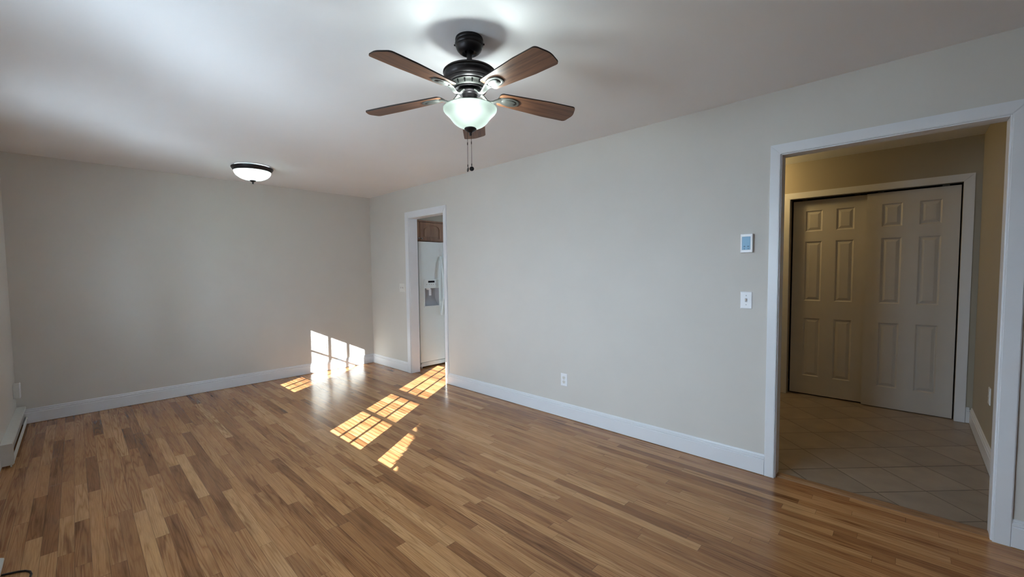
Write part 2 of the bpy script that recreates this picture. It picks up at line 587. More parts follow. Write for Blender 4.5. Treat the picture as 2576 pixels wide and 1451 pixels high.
def wall_with_holes(bm, axis, p0, p1, u0, u1, z0, z1, holes):
    """slab between p0,p1 on axis 0/1, spanning u (other axis) and z, with rectangular holes [(ua,ub,za,zb)]"""
    us = sorted({u0, u1, *[h[0] for h in holes], *[h[1] for h in holes]})
    zs = sorted({z0, z1, *[h[2] for h in holes], *[h[3] for h in holes]})

    def solid(i, j):
        if i < 0 or j < 0 or i >= len(us) - 1 or j >= len(zs) - 1:
            return False
        uc, zc = (us[i] + us[i + 1]) / 2, (zs[j] + zs[j + 1]) / 2
        return not any(h[0] < uc < h[1] and h[2] < zc < h[3] for h in holes)

    def P(p, u, z):
        return (p, u, z) if axis == 0 else (u, p, z)
    for i in range(len(us) - 1):
        for j in range(len(zs) - 1):
            if not solid(i, j):
                continue
            a, b, c, d = us[i], us[i + 1], zs[j], zs[j + 1]
            quad(bm, [P(p0, a, c), P(p0, b, c), P(p0, b, d), P(p0, a, d)])
            quad(bm, [P(p1, a, c), P(p1, b, c), P(p1, b, d), P(p1, a, d)])
            if not solid(i - 1, j):
                quad(bm, [P(p0, a, c), P(p1, a, c), P(p1, a, d), P(p0, a, d)])
            if not solid(i + 1, j):
                quad(bm, [P(p0, b, c), P(p1, b, c), P(p1, b, d), P(p0, b, d)])
            if not solid(i, j - 1):
                quad(bm, [P(p0, a, c), P(p1, a, c), P(p1, b, c), P(p0, b, c)])
            if not solid(i, j + 1):
                quad(bm, [P(p0, a, d), P(p1, a, d), P(p1, b, d), P(p0, b, d)])
    bmesh.ops.remove_doubles(bm, verts=bm.verts, dist=1e-5)


# ------------------------------------------------------------------ the shell
FRONT = -2.1            # wall behind the camera
WT = 0.10               # wall thickness to hall / kitchen
HX0, HX1 = A + WT, 5.265
HALL_R = -0.428
KIT_Y0 = 3.1
KIT_X1 = 6.2
KD = (4.0, 4.745, 2.053)        # kitchen doorway
HO = (-0.332, 0.588, 2.05)      # hall opening
CO = (-0.322, 0.918, 2.066)     # closet opening

bm = bmesh.new()
box(bm, (L - 0.1, FRONT, -0.06), (A + 0.04, B, 0))
box(bm, (A + 0.04, KIT_Y0, -0.06), (KIT_X1, B + 0.3, 0))
struct(link('floor', bm, 'floor'))
bm = bmesh.new()
box(bm, (A + 0.04, HALL_R - 0.1, -0.06), (HX1 + 0.75, KIT_Y0, -0.001))
struct(link('floor_hall', bm, 'tile'))
bm = bmesh.new()
box(bm, (L - 0.1, FRONT, CEIL), (A + 0.05, B + 0.1, CEIL + 0.06))
struct(link('ceiling', bm, 'ceil'))
bm = bmesh.new()
box(bm, (A + 0.05, HALL_R - 0.1, CEIL), (HX1 + 0.75, KIT_Y0, CEIL + 0.06))
struct(link('ceiling_hall', bm, 'ceil'))
bm = bmesh.new()
box(bm, (A + 0.05, KIT_Y0, CEIL), (KIT_X1, B + 0.4, CEIL + 0.06))
struct(link('ceiling_kitchen', bm, 'ceil'))

bm = bmesh.new()
wall_with_holes(bm, 0, A, A + WT, FRONT, B, 0, CEIL, [(KD[0], KD[1], 0, KD[2]), (HO[0], HO[1], 0, HO[2])])
struct(link('wall_right', bm, 'wall'))
bm = bmesh.new()
box(bm, (L - 0.12, B, 0), (A + WT, B + 0.1, CEIL))
struct(link('wall_back', bm, 'wall'))
bm = bmesh.new()
FR = 0.045
holes = [(w['y'][0] - FR, w['y'][1] + FR, w['z'][0] - FR, w['z'][1] + FR) for w in WIN.values()]
wall_with_holes(bm, 0, L - 0.07, L, FRONT - 0.1, B, 0, CEIL, holes)
struct(link('wall_left', bm, 'wall'))
bm = bmesh.new()
box(bm, (L - 0.07, FRONT - 0.1, 0), (A + WT, FRONT, CEIL))
struct(link('wall_front', bm, 'wall'))

# hall shell
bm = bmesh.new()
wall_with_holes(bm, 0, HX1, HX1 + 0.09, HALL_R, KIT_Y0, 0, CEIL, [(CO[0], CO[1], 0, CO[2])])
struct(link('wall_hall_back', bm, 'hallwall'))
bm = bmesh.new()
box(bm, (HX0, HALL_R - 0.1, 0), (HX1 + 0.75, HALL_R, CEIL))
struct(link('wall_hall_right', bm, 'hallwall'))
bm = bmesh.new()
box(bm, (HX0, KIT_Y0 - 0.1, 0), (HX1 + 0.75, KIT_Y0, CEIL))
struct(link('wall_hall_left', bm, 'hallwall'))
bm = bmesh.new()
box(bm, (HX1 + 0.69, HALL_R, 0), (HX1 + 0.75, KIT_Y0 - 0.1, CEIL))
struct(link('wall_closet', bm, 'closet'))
# kitchen shell
bm = bmesh.new()
box(bm, (A + WT, 5.6, 0), (KIT_X1, 5.7, CEIL))
struct(link('wall_kitchen_back', bm, 'wall'))
bm = bmesh.new()
box(bm, (KIT_X1, KIT_Y0, 0), (KIT_X1 + 0.1, 5.7, CEIL))
struct(link('wall_kitchen_right', bm, 'wall'))
bm = bmesh.new()
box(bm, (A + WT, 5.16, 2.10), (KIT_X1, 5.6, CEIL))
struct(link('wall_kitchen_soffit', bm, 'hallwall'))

# ------------------------------------------------------------------ trim
BASE_PROF = [(0, 0.0025), (0.0155, 0.0025), (0.016, 0.003), (0.016, 0.098), (0.0105, 0.1005), (0.0105, 0.1035), (0.0145, 0.108), (0.0138, 0.1165), (0.0070, 0.119), (0.0070, 0.1225), (0.0095, 0.126), (0.0070, 0.132), (0, 0.135)]


def baseboard(name, p0, p1, inward):
    p0, p1 = Vector(p0), Vector(p1)
    d = (p1 - p0)
    bm = bmesh.new()
    prism(bm, BASE_PROF, 0, d.length, (p0, Vector(inward), Vector((0, 0, 1)), d.normalized()))
    return struct(link(name, bm, 'trim'))


def casing(name, axis_x, side, y0, y1, zt, w, th=0.016, wl=None, wr=None, mat='trim', z0=0.0):
    """three mitred boards round an opening in a wall plane x=axis_x; side = -1 room side"""
    wl = w if wl is None else wl
    wr = w if wr is None else wr
    bm = bmesh.new()
    ea, eb, ec = Vector((0, 1, 0)), Vector((0, 0, 1)), Vector((side, 0, 0))
    O = Vector((axis_x, 0, 0))
    g = 0.0006
    for poly in (
        [(y0 - wl, z0), (y0, z0), (y0, zt - g), (y0 - wl, zt + w - g)],
        [(y1, z0), (y1 + wr, z0), (y1 + wr, zt + w - g), (y1, zt - g)],
        [(y0, zt), (y1, zt), (y1 + wr, zt + w), (y0 - wl, zt + w)],
    ):
        f = prism(bm, poly, 0, th, (O, ea, eb, ec))
    es = [e for e in bm.edges if all(abs((v.co.x - axis_x) * side - th) < 1e-5 for v in e.verts)]
    bmesh.ops.bevel(bm, geom=es, offset=0.0035, segments=2, affect='EDGES')
    return struct(link(name, bm, mat))


def jamb(name, x0, x1, y0, y1, zt, th=0.018, mat='trim'):
    bm = bmesh.new()
    box(bm, (x0, y0, 0), (x1, y0 + th, zt), 0.002)
    box(bm, (x0, y1 - th, 0), (x1, y1, zt), 0.002)
    box(bm, (x0, y0 + th, zt - th), (x1, y1 - th, zt), 0.002)
    return struct(link(name, bm, mat))


baseboard('baseboard_back', (L, B, 0), (A - 0.0005, B, 0), (0, -1, 0))
baseboard('baseboard_right', (A, KD[0] - 0.056, 0), (A, HO[1] + 0.056, 0), (-1, 0, 0))
baseboard('baseboard_right_corner', (A, B - 0.016, 0), (A, KD[1] + 0.077, 0), (-1, 0, 0))
baseboard('baseboard_right_near', (A, HO[0] - 0.06, 0), (A, FRONT, 0), (-1, 0, 0))
baseboard('baseboard_hall_right', (HX1 - 0.002, HALL_R, 0), (HX0 + 0.006, HALL_R, 0), (0, 1, 0))
baseboard('baseboard_hall_back', (HX1, HALL_R + 0.016, 0), (HX1, CO[0] - 0.068, 0), (-1, 0, 0))
casing('trim_1', A, -1, KD[0], KD[1], KD[2], 0.077, wl=0.055, wr=0.077)
casing('trim_2', A, -1, HO[0], HO[1], HO[2], 0.06, wl=0.06, wr=0.055)
casing('trim_3', HX1, -1, CO[0], CO[1], CO[2], 0.064, wl=0.066, wr=0.066)
jamb('trim_4', A - 0.002, A + WT + 0.024, KD[0] - 0.012, KD[1] + 0.012, KD[2] + 0.012)
jamb('trim_5', A - 0.002, A + WT - 0.004, HO[0] - 0.012, HO[1] + 0.012, HO[2] + 0.012)
bm = bmesh.new()
prism(bm, [(A + 0.022, 0), (A + 0.092, 0), (A + 0.092, 0.006), (A + 0.075, 0.011), (A + 0.042, 0.011), (A + 0.026, 0.005)], HO[0] + 0.006, HO[1] - 0.006,
      (Vector((0, 0, 0)), Vector((1, 0, 0)), Vector((0, 0, 1)), Vector((0, 1, 0))))
struct(link('trim_6', bm, 'threshold'))

# ------------------------------------------------------------------ windows (left wall), blinds
XG = L - 0.04
for n, (k, w) in enumerate(WIN.items(), 1):
    (y0, y1), (z0, z1) = w['y'], w['z']
    root = struct(empty('window_%d' % n, (XG, (y0 + y1) / 2, z0)))
    off = Vector((XG, (y0 + y1) / 2, z0))

    def wpart(name, bm, mat):
        o = link(name, bm, mat, root)
        o.matrix_parent_inverse = Matrix.Translation(-off)
        return o
    bm = bmesh.new()
    for lo, hi in (((y0 - FR, z0 - FR), (y0, z1 + FR)), ((y1, z0 - FR), (y1 + FR, z1 + FR)), ((y0, z0 - FR), (y1, z0)), ((y0, z1), (y1, z1 + FR))):
        box(bm, (XG - 0.015, lo[0], lo[1]), (XG + 0.015, hi[0], hi[1]))
    wpart('window_frame', bm, 'trim')
    bm = bmesh.new()
    box(bm, (XG - 0.012, y0, w['rail'][0]), (XG + 0.012, y1, w['rail'][1]))
    wpart('meeting_rail', bm, 'trim')
    bm = bmesh.new()
    for zb in w['bars']:
        box(bm, (XG - 0.006, y0, zb - 0.012), (XG + 0.006, y1, zb + 0.012))
    for c_ in range(1, w['cols']):
        yb = y0 + (y1 - y0) * c_ / w['cols']
        box(bm, (XG - 0.0062, yb - 0.012, z0), (XG + 0.0062, yb + 0.012, z1))
    wpart('muntin', bm, 'trim')
    bm = bmesh.new()
    quad(bm, [(XG, y0, z0), (XG, y1, z0), (XG, y1, z1), (XG, y0, z1)])
    wpart('pane', bm, 'glass')
    bm = bmesh.new()
    box(bm, (L - 0.03, y0 - 0.09, z0 - FR - 0.022), (L + 0.055, y1 + 0.09, z0 - FR), 0.004)
    box(bm, (L, y0 - 0.09, z0 - FR - 0.09), (L + 0.016, y1 + 0.09, z0 - FR - 0.022), 0.002)
    for lo, hi in (((y0 - FR - 0.06, z0 - FR), (y0 - FR, z1 + FR)), ((y1 + FR, z0 - FR), (y1 + FR + 0.06, z1 + FR)), ((y0 - FR - 0.06, z1 + FR), (y1 + FR + 0.06, z1 + FR + 0.07))):
        box(bm, (L, lo[0], lo[1]), (L + 0.016, hi[0], hi[1]), 0.002)
    wpart('window_casing', bm, 'trim')

    # mini blind, slats lying along the sun's rays
    br = tag(empty('window_blind', (L + 0.018, (y0 + y1) / 2, z1 + 0.02)), {
        'a': 'white mini blind in the window nearest the middle of the left wall',
        'b': 'white mini blind in the smaller window nearest the back wall',
        'c': 'white mini blind in the window nearest the camera'}[k], 'blind', 'white mini blinds in the left wall windows')
    bo = Vector(br.location)
    bm = bmesh.new()
    box(bm, (L - 0.02, y0 - 0.03, z1 + 0.003), (L + 0.012, y1 + 0.03, z1 + 0.035), 0.002)
    o = link('head_rail', bm, 'blind', br)
    o.matrix_parent_inverse = Matrix.Translation(-bo)
    bm = bmesh.new()
    ang = math.atan(0.488) - math.radians(7.0)
    z = z0 + 0.012
    while z < z1 - 0.004:
        prof = []
        for t in (-1, -0.33, 0.33, 1):
            dx = 0.0125 * t
            hh = 0.0011 * (1 - t * t)
            prof.append((L - 0.006 + dx * math.cos(ang) + hh * math.sin(ang), z - dx * math.sin(ang) + hh * math.cos(ang)))
        for (xa, za), (xb, zb) in zip(prof, prof[1:]):
            quad(bm, [(xa, y0 - 0.02, za), (xb, y0 - 0.02, zb), (xb, y1 + 0.02, zb), (xa, y1 + 0.02, za)])
        z += 0.0205
    bmesh.ops.remove_doubles(bm, verts=bm.verts, dist=1e-6)
    o = link('slats', bm, 'blind', br, smooth=True)
    o.matrix_parent_inverse = Matrix.Translation(-bo)
    o['kind'] = 'stuff'

# ------------------------------------------------------------------ outdoors (only what the daylight meets)
bm = bmesh.new()
box(bm, (-14, -14, -0.75), (L - 0.25, 14, -0.6))
tag(link('ground_outside', bm, 'ground'), kind='structure')

tree = tag(empty('garden_tree', (-3.9, -1.25, -0.6)), 'leafy tree standing in the garden outside the left wall windows', 'tree')
bm = bmesh.new()
tube(bm, [(0, 0, 0), (0.02, 0.03, 1.2), (0.06, 0.05, 2.2), (0.08, 0.08, 3.0)], [0.13, 0.11, 0.09, 0.06], 12)
link('trunk', bm, 'bark', tree, smooth=True)
bm = bmesh.new()
# crown edge leans: its right border rises from (y -0.53, z 2.36) outwards, see SUN_DIR
for i in range(5200):
    zz = rnd.uniform(2.05, 3.9)
    edge = -0.68 if zz < 2.40 else (-0.66 + 0.22 * (zz - 2.40) / 0.30 if zz < 2.70 else min(-0.28, -0.44 + 0.16 * (zz - 2.70) / 0.10))
    yy = edge - abs(rnd.gauss(0, 0.55))
    if yy < -2.6:
        continue
    xx = rnd.gauss(-3.45, 0.16)
    # keep the silhouette along the sun: shift the point so its shadow stays the same
    dx = xx + 3.45
    c = Vector((xx + 3.9, yy + 0.63 * dx + 1.25, zz - 0.488 * dx + 0.6))
    a_ = Vector((rnd.uniform(-1, 1), rnd.uniform(-1, 1), rnd.uniform(-1, 1))).normalized()
    b_ = a_.cross(Vector((rnd.uniform(-1, 1), rnd.uniform(-1, 1), rnd.uniform(-1, 1)))).normalized()
    l_ = rnd.uniform(0.06, 0.10)
    quad(bm, [c - a_ * l_, c + b_ * l_ * 0.45, c + a_ * l_, c - b_ * l_ * 0.45])
link('foliage', bm, 'leaf', tree)

# ------------------------------------------------------------------ closet doors
def panel_door(name, x_front, y0, y1, z0, z1, th=0.034):
    """hollow-core six panel door facing -X, panels moulded in"""
    W, H = y1 - y0, z1 - z0
    bm = bmesh.new()
    pz = [(0.205, 0.82), (1.003, 1.622), (1.727, 1.940)]
    half = (y0 + y1) / 2
    pw, gap = 0.142, 0.112
    py = [(half - gap / 2 - pw, half - gap / 2), (half + gap / 2, half + gap / 2 + pw)]
    ys = sorted({y0, y1, *[v for p in py for v in p]})
    zs = sorted({z0, z1, *[v for p in pz for v in p]})

    def is_panel(i, j):
        yc, zc = (ys[i] + ys[i + 1]) / 2, (zs[j] + zs[j + 1]) / 2
        return any(a < yc < b for a, b in py) and any(a < zc < b for a, b in pz)
    for i in range(len(ys) - 1):
        for j in range(len(zs) - 1):
            a, b, c, d = ys[i], ys[i + 1], zs[j], zs[j + 1]
            if not is_panel(i, j):
                quad(bm, [(x_front, a, c), (x_front, b, c), (x_front, b, d), (x_front, a, d)])
            else:
                prev = (a, b, c, d, 0.0)
                for ins, dep in ((0.004, 0.003), (0.010, 0.0085), (0.015, 0.009), (0.036, 0.002), (0.039, 0.0015)):
                    cur = (a + ins, b - ins, c + ins, d - ins, dep)
                    P = lambda q: [(x_front + q[4], q[0], q[2]), (x_front + q[4], q[1], q[2]), (x_front + q[4], q[1], q[3]), (x_front + q[4], q[0], q[3])]
                    o_, n_ = P(prev), P(cur)
                    for e in range(4):
                        quad(bm, [o_[e], o_[(e + 1) % 4], n_[(e + 1) % 4], n_[e]])
                    prev = cur
                quad(bm, P(prev))
    xb = x_front + th
    quad(bm, [(xb, y0, z0), (xb, y1, z0), (xb, y1, z1), (xb, y0, z1)])
    quad(bm, [(x_front, y0, z0), (xb, y0, z0), (xb, y0, z1), (x_front, y0, z1)])
    quad(bm, [(x_front, y1, z0), (xb, y1, z0), (xb, y1, z1), (x_front, y1, z1)])
    quad(bm, [(x_front, y0, z0), (xb, y0, z0), (xb, y1, z0), (x_front, y1, z0)])
    quad(bm, [(x_front, y0, z1), (xb, y0, z1), (xb, y1, z1), (x_front, y1, z1)])
    bmesh.ops.remove_doubles(bm, verts=bm.verts, dist=1e-5)
    for v in bm.verts:
        v.co -= Vector((x_front, half, 0))
    o = link(name, bm, 'door', loc=(x_front, half, 0))
    for yy in (y0 + 0.07, y1 - 0.12):
        b2 = bmesh.new()
        box(b2, (0.008, yy - half, z1 - 0.03), (0.012, yy - half + 0.045, z1 + 0.018), 0.001)
        link('door_hanger', b2, 'track', o)
    return o


tag(panel_door('door_1', HX1 + 0.072, 0.288, 0.901, 0.012, 2.047), 'white six-panel closet door sliding behind its twin, lit yellow by the hall lamp', 'door', kind='structure')
tag(panel_door('door_2', HX1 + 0.030, -0.312, 0.303, 0.006, 2.046), 'white six-panel closet door in front, beside the right-hand hall corner', 'door', kind='structure')
bm = bmesh.new()
box(bm, (HX1 + 0.02, CO[0], CO[2] - 0.004), (HX1 + 0.125, CO[1], CO[2] + 0.03))
struct(link('trim_7', bm, 'track'))

# ------------------------------------------------------------------ ceiling fan
FX, FY = 1.336, 1.527
fan = tag(empty('ceiling_fan', (FX, FY, CEIL)), 'dark bronze ceiling fan with five walnut blades and a lit glass bowl', 'ceiling fan')


def fpart(name, bm, mat, parent=None, **kw):
    return link(name, bm, mat, parent or fan, **kw)


Z = lambda z: z - CEIL
bm = bmesh.new()
lathe(bm, [(0, 0), (0.064, 0), (0.0655, -0.006), (0.0655, -0.012), (0.063, -0.015), (0.066, -0.019), (0.0675, -0.026), (0.066, -0.032), (0.062, -0.035),
           (0.0615, -0.043), (0.057, -0.052), (0.049, -0.061), (0.041, -0.067), (0.036, -0.068), (0.034, -0.066), (0.030, -0.060), (0.022, -0.058), (0.020, -0.050), (0, -0.050)], 72)
canopy = fpart('canopy', bm, 'bronze', smooth=True, autosmooth=40)
for a_ in (2.3, 5.45):
    bm = bmesh.new()
    d = Vector((math.cos(a_), math.sin(a_), 0))
    tube(bm, [d * 0.060 + Vector((0, 0, -0.027)), d * 0.072 + Vector((0, 0, -0.027))], [0.0045, 0.0038], 12)
    link('canopy_screw', bm, 'bronze', canopy, smooth=True, autosmooth=40)
bm = bmesh.new()
tube(bm, [(0, 0, -0.048), (0, 0, Z(2.298))], 0.0125, 24)
fpart('downrod', bm, 'bronze', smooth=True, autosmooth=50)
bm = bmesh.new()
lathe(bm, [(0, 2.296), (0.030, 2.299), (0.085, 2.296), (0.108, 2.292), (0.119, 2.288), (0.1245, 2.283), (0.125, 2.279), (0.1225, 2.2765), (0.1205, 2.2755), (0.1215, 2.273), (0.122, 2.268),
           (0.119, 2.254), (0.113, 2.245), (0.1085, 2.2425), (0.1085, 2.240), (0.104, 2.234), (0.098, 2.231), (0.0955, 2.2305), (0.0945, 2.226), (0.0925, 2.2245)], 96, (0, 0, -CEIL))
motor = fpart('motor_housing', bm, 'bronze', smooth=True, autosmooth=28)
bm = bmesh.new()
lathe(bm, [(0.0925, 2.2245), (0.090, 2.2235), (0.0865, 2.214), (0.082, 2.2055), (0.079, 2.2035)], 96, (0, 0, -CEIL))
link('vent_band', bm, 'bronze_hi', motor, smooth=True)
bm = bmesh.new()
lathe(bm, [(0.079, 2.2035), (0.077, 2.2025), (0.0785, 2.1995), (0.076, 2.1965), (0.0735, 2.197), (0.072, 2.203), (0.055, 2.205), (0, 2.205)], 96, (0, 0, -CEIL))
link('lower_ring', bm, 'bronze', motor, smooth=True, autosmooth=35)
slot0 = None
for i in range(16):
    a_ = 2 * math.pi * (i + 0.5) / 16
    if slot0 is None:
        bm = bmesh.new()
        d, t = Vector((1, 0, 0)), Vector((0, 1, 0))
        top, bot = d * 0.0893 + Vector((0, 0, Z(2.2205))), d * 0.0840 + Vector((0, 0, Z(2.2085)))
        nrm = (d * 0.8 - Vector((0, 0, 0.55))).normalized() * 0.0009
        pts = []
        for k in range(9):
            th_ = math.pi * k / 8
            pts.append(top + t * (0.0042 * math.cos(th_)) + (top - bot).normalized() * (0.0042 * math.sin(th_)) + nrm)
        pts += [bot - t * 0.0022 + nrm, bot + t * 0.0022 + nrm]
        bm.faces.new([bm.verts.new(p) for p in pts])
        slot0 = vs = link('vent_slot', bm, 'slot', motor)
    else:
        vs = slot0.copy()
        COL.objects.link(vs)
        vs.parent = motor
    vs.rotation_euler = (0, 0, a_)
bm = bmesh.new()
lathe(bm, [(0, 2.206), (0.029, 2.206), (0.029, 2.196), (0.052, 2.194), (0.056, 2.191), (0.056, 2.186), (0.050, 2.183), (0, 2.183)], 72, (0, 0, -CEIL))
fpart('flywheel', bm, 'bronze', smooth=True, autosmooth=35)
bm = bmesh.new()
lathe(bm, [(0, 2.186), (0.036, 2.186), (0.039, 2.184), (0.0395, 2.181), (0.0375, 2.179), (0.0375, 2.157), (0.040, 2.154), (0.052, 2.148), (0.056, 2.142), (0.056, 2.132), (0, 2.132)], 72, (0, 0, -CEIL))
fpart('switch_housing', bm, 'bronze', smooth=True, autosmooth=35)

# blades in their own frame: x outwards, y = z-cross-x, pitched 10 deg, drooping 3.5 deg
TILT, DROOP = math.radians(10), math.radians(3.9)
R0, RT = 0.142, 0.552


def blade_frame(r, s, n):
    """blade coordinates -> fan coordinates for a blade pointing along +X"""
    p = Vector((0, s * math.cos(TILT) + n * math.sin(TILT), -s * math.sin(TILT) + n * math.cos(TILT)))
    dr = r - R0
    p.x = R0 + dr * math.cos(DROOP)
    p.z += Z(2.1805) - dr * math.sin(DROOP)
    return p


def round_poly(poly, rads, seg=6):
    out = []
    n = len(poly)
    for i in range(n):
        p, a, b = Vector(poly[i]), Vector(poly[i - 1]), Vector(poly[(i + 1) % n])
        r = rads[i]
        if r <= 0:
            out.append(p)
            continue
        q0, q1 = p + (a - p).normalized() * r, p + (b - p).normalized() * r
        for k in range(seg + 1):
            t = k / seg
            out.append(q0.lerp(p, t).lerp(p.lerp(q1, t), t))
    return out


def make_blade_mesh():
    poly = round_poly([(R0, -0.046), (0.40, -0.064), (0.532, -0.0645), (RT, 0.0), (0.532, 0.0645), (0.40, 0.064), (R0, 0.046)],
                      [0.02, 0, 0.016, 0.02, 0.016, 0, 0.02])
    bm = bmesh.new()
    top = [bm.verts.new(blade_frame(p[0], p[1], 0.003)) for p in poly]
    bot = [bm.verts.new(blade_frame(p[0], p[1], -0.003)) for p in poly]
    bm.faces.new(top)
    bm.faces.new(list(reversed(bot)))
    for i in range(len(poly)):
        j = (i + 1) % len(poly)
        bm.faces.new((top[i], bot[i], bot[j], top[j])).material_index = 1
    return bm


def make_iron_mesh():
    bm = bmesh.new()
    # curved arm from the flywheel to the plate, a flattened tube
    ctr = [(0.046, Z(2.1885)), (0.060, Z(2.186)), (0.072, Z(2.176)), (0.084, Z(2.1635)), (0.098, Z(2.159)), (0.112, Z(2.1615)), (0.126, Z(2.168)), (0.142, Z(2.1725)), (0.156, Z(2.1735))]
    wid = [0.013, 0.013, 0.0105, 0.010, 0.0105, 0.012, 0.014, 0.017, 0.019]
    rings = []
    for i, ((r, z), w) in enumerate(zip(ctr, wid)):
        a0, b0 = ctr[max(i - 1, 0)], ctr[min(i + 1, len(ctr) - 1)]
        t = Vector((b0[0] - a0[0], 0, b0[1] - a0[1])).normalized()
        nn = Vector((-t.z, 0, t.x))
        f = i / (len(ctr) - 1)
        side = Vector((0, math.cos(TILT * f), -math.sin(TILT * f)))
        ring = []
        for k in range(12):
            th_ = 2 * math.pi * k / 12
            ring.append(bm.verts.new(Vector((r, 0, z)) + side * (w * math.copysign(abs(math.cos(th_)) ** 0.7, math.cos(th_))) + nn * (0.0045 * math.copysign(abs(math.sin(th_)) ** 0.8, math.sin(th_)))))
        rings.append(ring)
    for u, v in zip(rings, rings[1:]):
        for k in range(12):
            bm.faces.new((u[k], u[(k + 1) % 12], v[(k + 1) % 12], v[k]))
    bm.faces.new(rings[0])
    bm.faces.new(rings[-1])
    # leaf shaped plate under the blade, stepped down towards its middle
    leaf = round_poly([(0.136, -0.010), (0.165, -0.027), (0.205, -0.034), (0.240, -0.024), (0.252, 0.0), (0.240, 0.024), (0.205, 0.034), (0.165, 0.027), (0.136, 0.010)],
                      [0.006, 0.012, 0.012, 0.012, 0.012, 0.012, 0.012, 0.012, 0.006], 4)
    steps = [(1.0, -0.0032), (0.98, -0.0075), (0.86, -0.0085), (0.80, -0.0085), (0.68, -0.0072), (0.62, -0.0105), (0.30, -0.0118)]
    cen = Vector((0.196, 0))
    prev = None
    for sc, h in steps:
        cur = [bm.verts.new(blade_frame(cen.x + (p[0] - cen.x) * sc, p[1] * sc, h)) for p in leaf]
        if prev:
            for k in range(len(leaf)):
                bm.faces.new((prev[k], prev[(k + 1) % len(leaf)], cur[(k + 1) % len(leaf)], cur[k]))
        prev = cur
    bm.faces.new(prev)
    return bm


blade0 = iron0 = None
for i, ang in enumerate((-170, -98, -26, 118, 46)):
    if blade0 is None:
        blade0 = link('blade', make_blade_mesh(), None, fan, mats=['blade', 'blade_edge'])
        iron0 = link('blade_iron', make_iron_mesh(), 'bronze_hi', blade0, smooth=True, autosmooth=45)
        b = blade0
    else:
        b = blade0.copy()
        COL.objects.link(b)
        b.parent = fan
        k = iron0.copy()
        COL.objects.link(k)
        k.parent = b
    b.rotation_euler = (0, 0, math.radians(ang))

# light kit
bm = bmesh.new()
outer = [(0.1275, 2.1140), (0.1260, 2.1075), (0.1215, 2.1005), (0.1140, 2.0930), (0.1055, 2.0850), (0.0975, 2.0760), (0.0905, 2.0665), (0.0830, 2.0570), (0.0740, 2.0480), (0.0630, 2.0400), (0.0500, 2.0335), (0.0350, 2.0288), (0.0120, 2.0260)]
lathe(bm, outer, 96, (0, 0, -CEIL))
bowl = fpart('glass_bowl', bm, 'bowl', smooth=True)
bm = bmesh.new()
lathe(bm, [(0.1275, 2.1140), (0.1272, 2.1170), (0.1240, 2.1195), (0.1190, 2.1190), (0.1180, 2.1150)], 96, (0, 0, -CEIL))
link('bowl_lip', bm, 'bowl', bowl, smooth=True)
bm = bmesh.new()
lathe(bm, [(0.010, 2.030), (0.027, 2.0265), (0.0295, 2.0225), (0.027, 2.0185), (0.018, 2.012), (0.010, 2.008), (0.0068, 2.0045), (0.0062, 2.000), (0.0066, 1.996), (0.0048, 1.9915), (0, 1.990)], 48, (0, 0, -CEIL))
fpart('finial', bm, 'bronze', smooth=True, autosmooth=40)
bm = bmesh.new()
tube(bm, [(0, 0, Z(2.132)), (0, 0, Z(2.028))], 0.005, 12)
fpart('lamp_rod', bm, 'bronze', smooth=True, autosmooth=50)


def pull_chain(dx, zb, face):
    """bead chain with coupling and a round pull"""
    side = Vector((_r.x, _r.y, 0)) * dx
    bm = bmesh.new()
    zt = Z(2.012)
    z = zt
    tube(bm, [side + Vector((0, 0, zt)), side + Vector((0, 0, Z(zb) + 0.012))], 0.0010, 8)
    c_ = fpart('pull_chain', bm, 'chain', smooth=True)
    zc = Z(zb) + 0.122
    for zz in (zc, Z(zb) + 0.018):
        bm = bmesh.new()
        tube(bm, [side + Vector((0, 0, zz + 0.006)), side + Vector((0, 0, zz - 0.006))], 0.0021, 10)
        link('coupling', bm, 'bronze', c_, smooth=True, autosmooth=50)
    bm = bmesh.new()
    lathe(bm, [(0, 0.0025), (0.008, 0.0024), (0.0108, 0.001), (0.0108, -0.001), (0.008, -0.0024), (0, -0.0025)], 32)
    w_ = link('pull_weight', bm, 'bronze', c_, smooth=True, autosmooth=40)
    w_.location = side + Vector((0, 0, Z(zb)))
    nrm = (Vector((FX, FY, 0)) * -1).normalized()
    if face:
        q = Vector((nrm.x, nrm.y, 0.05)).normalized().to_track_quat('Z', 'Y')
    else:
        q = Vector((nrm.y * 0.94 + nrm.x * 0.3, -nrm.x * 0.94 + nrm.y * 0.3, 0.1)).normalized().to_track_quat('Z', 'Y')
    w_.rotation_euler = q.to_euler()
    return c_


pull_chain(-0.0150, 1.832, False)
pull_chain(0.0035, 1.836, True)

FAN_W, DOME_W, HALL_W = 4.4, 6.0, 2.5


def point(name, loc, power, col, radius, parent=None):
    d = bpy.data.lights.new(name, 'POINT')
    d.energy = power
    d.color = col
    d.shadow_soft_size = radius
    o = bpy.data.objects.new(name, d)
    COL.objects.link(o)
    if parent:
        o.parent = parent
    o.location = loc
    return o


for a_ in (3.9, 3.9 + 2.09, 3.9 + 4.19):
    point('bulb_light', (0.074 * math.cos(a_), 0.074 * math.sin(a_), Z(2.108)), FAN_W / 3, (0.88, 1.0, 0.97), 0.022, fan)

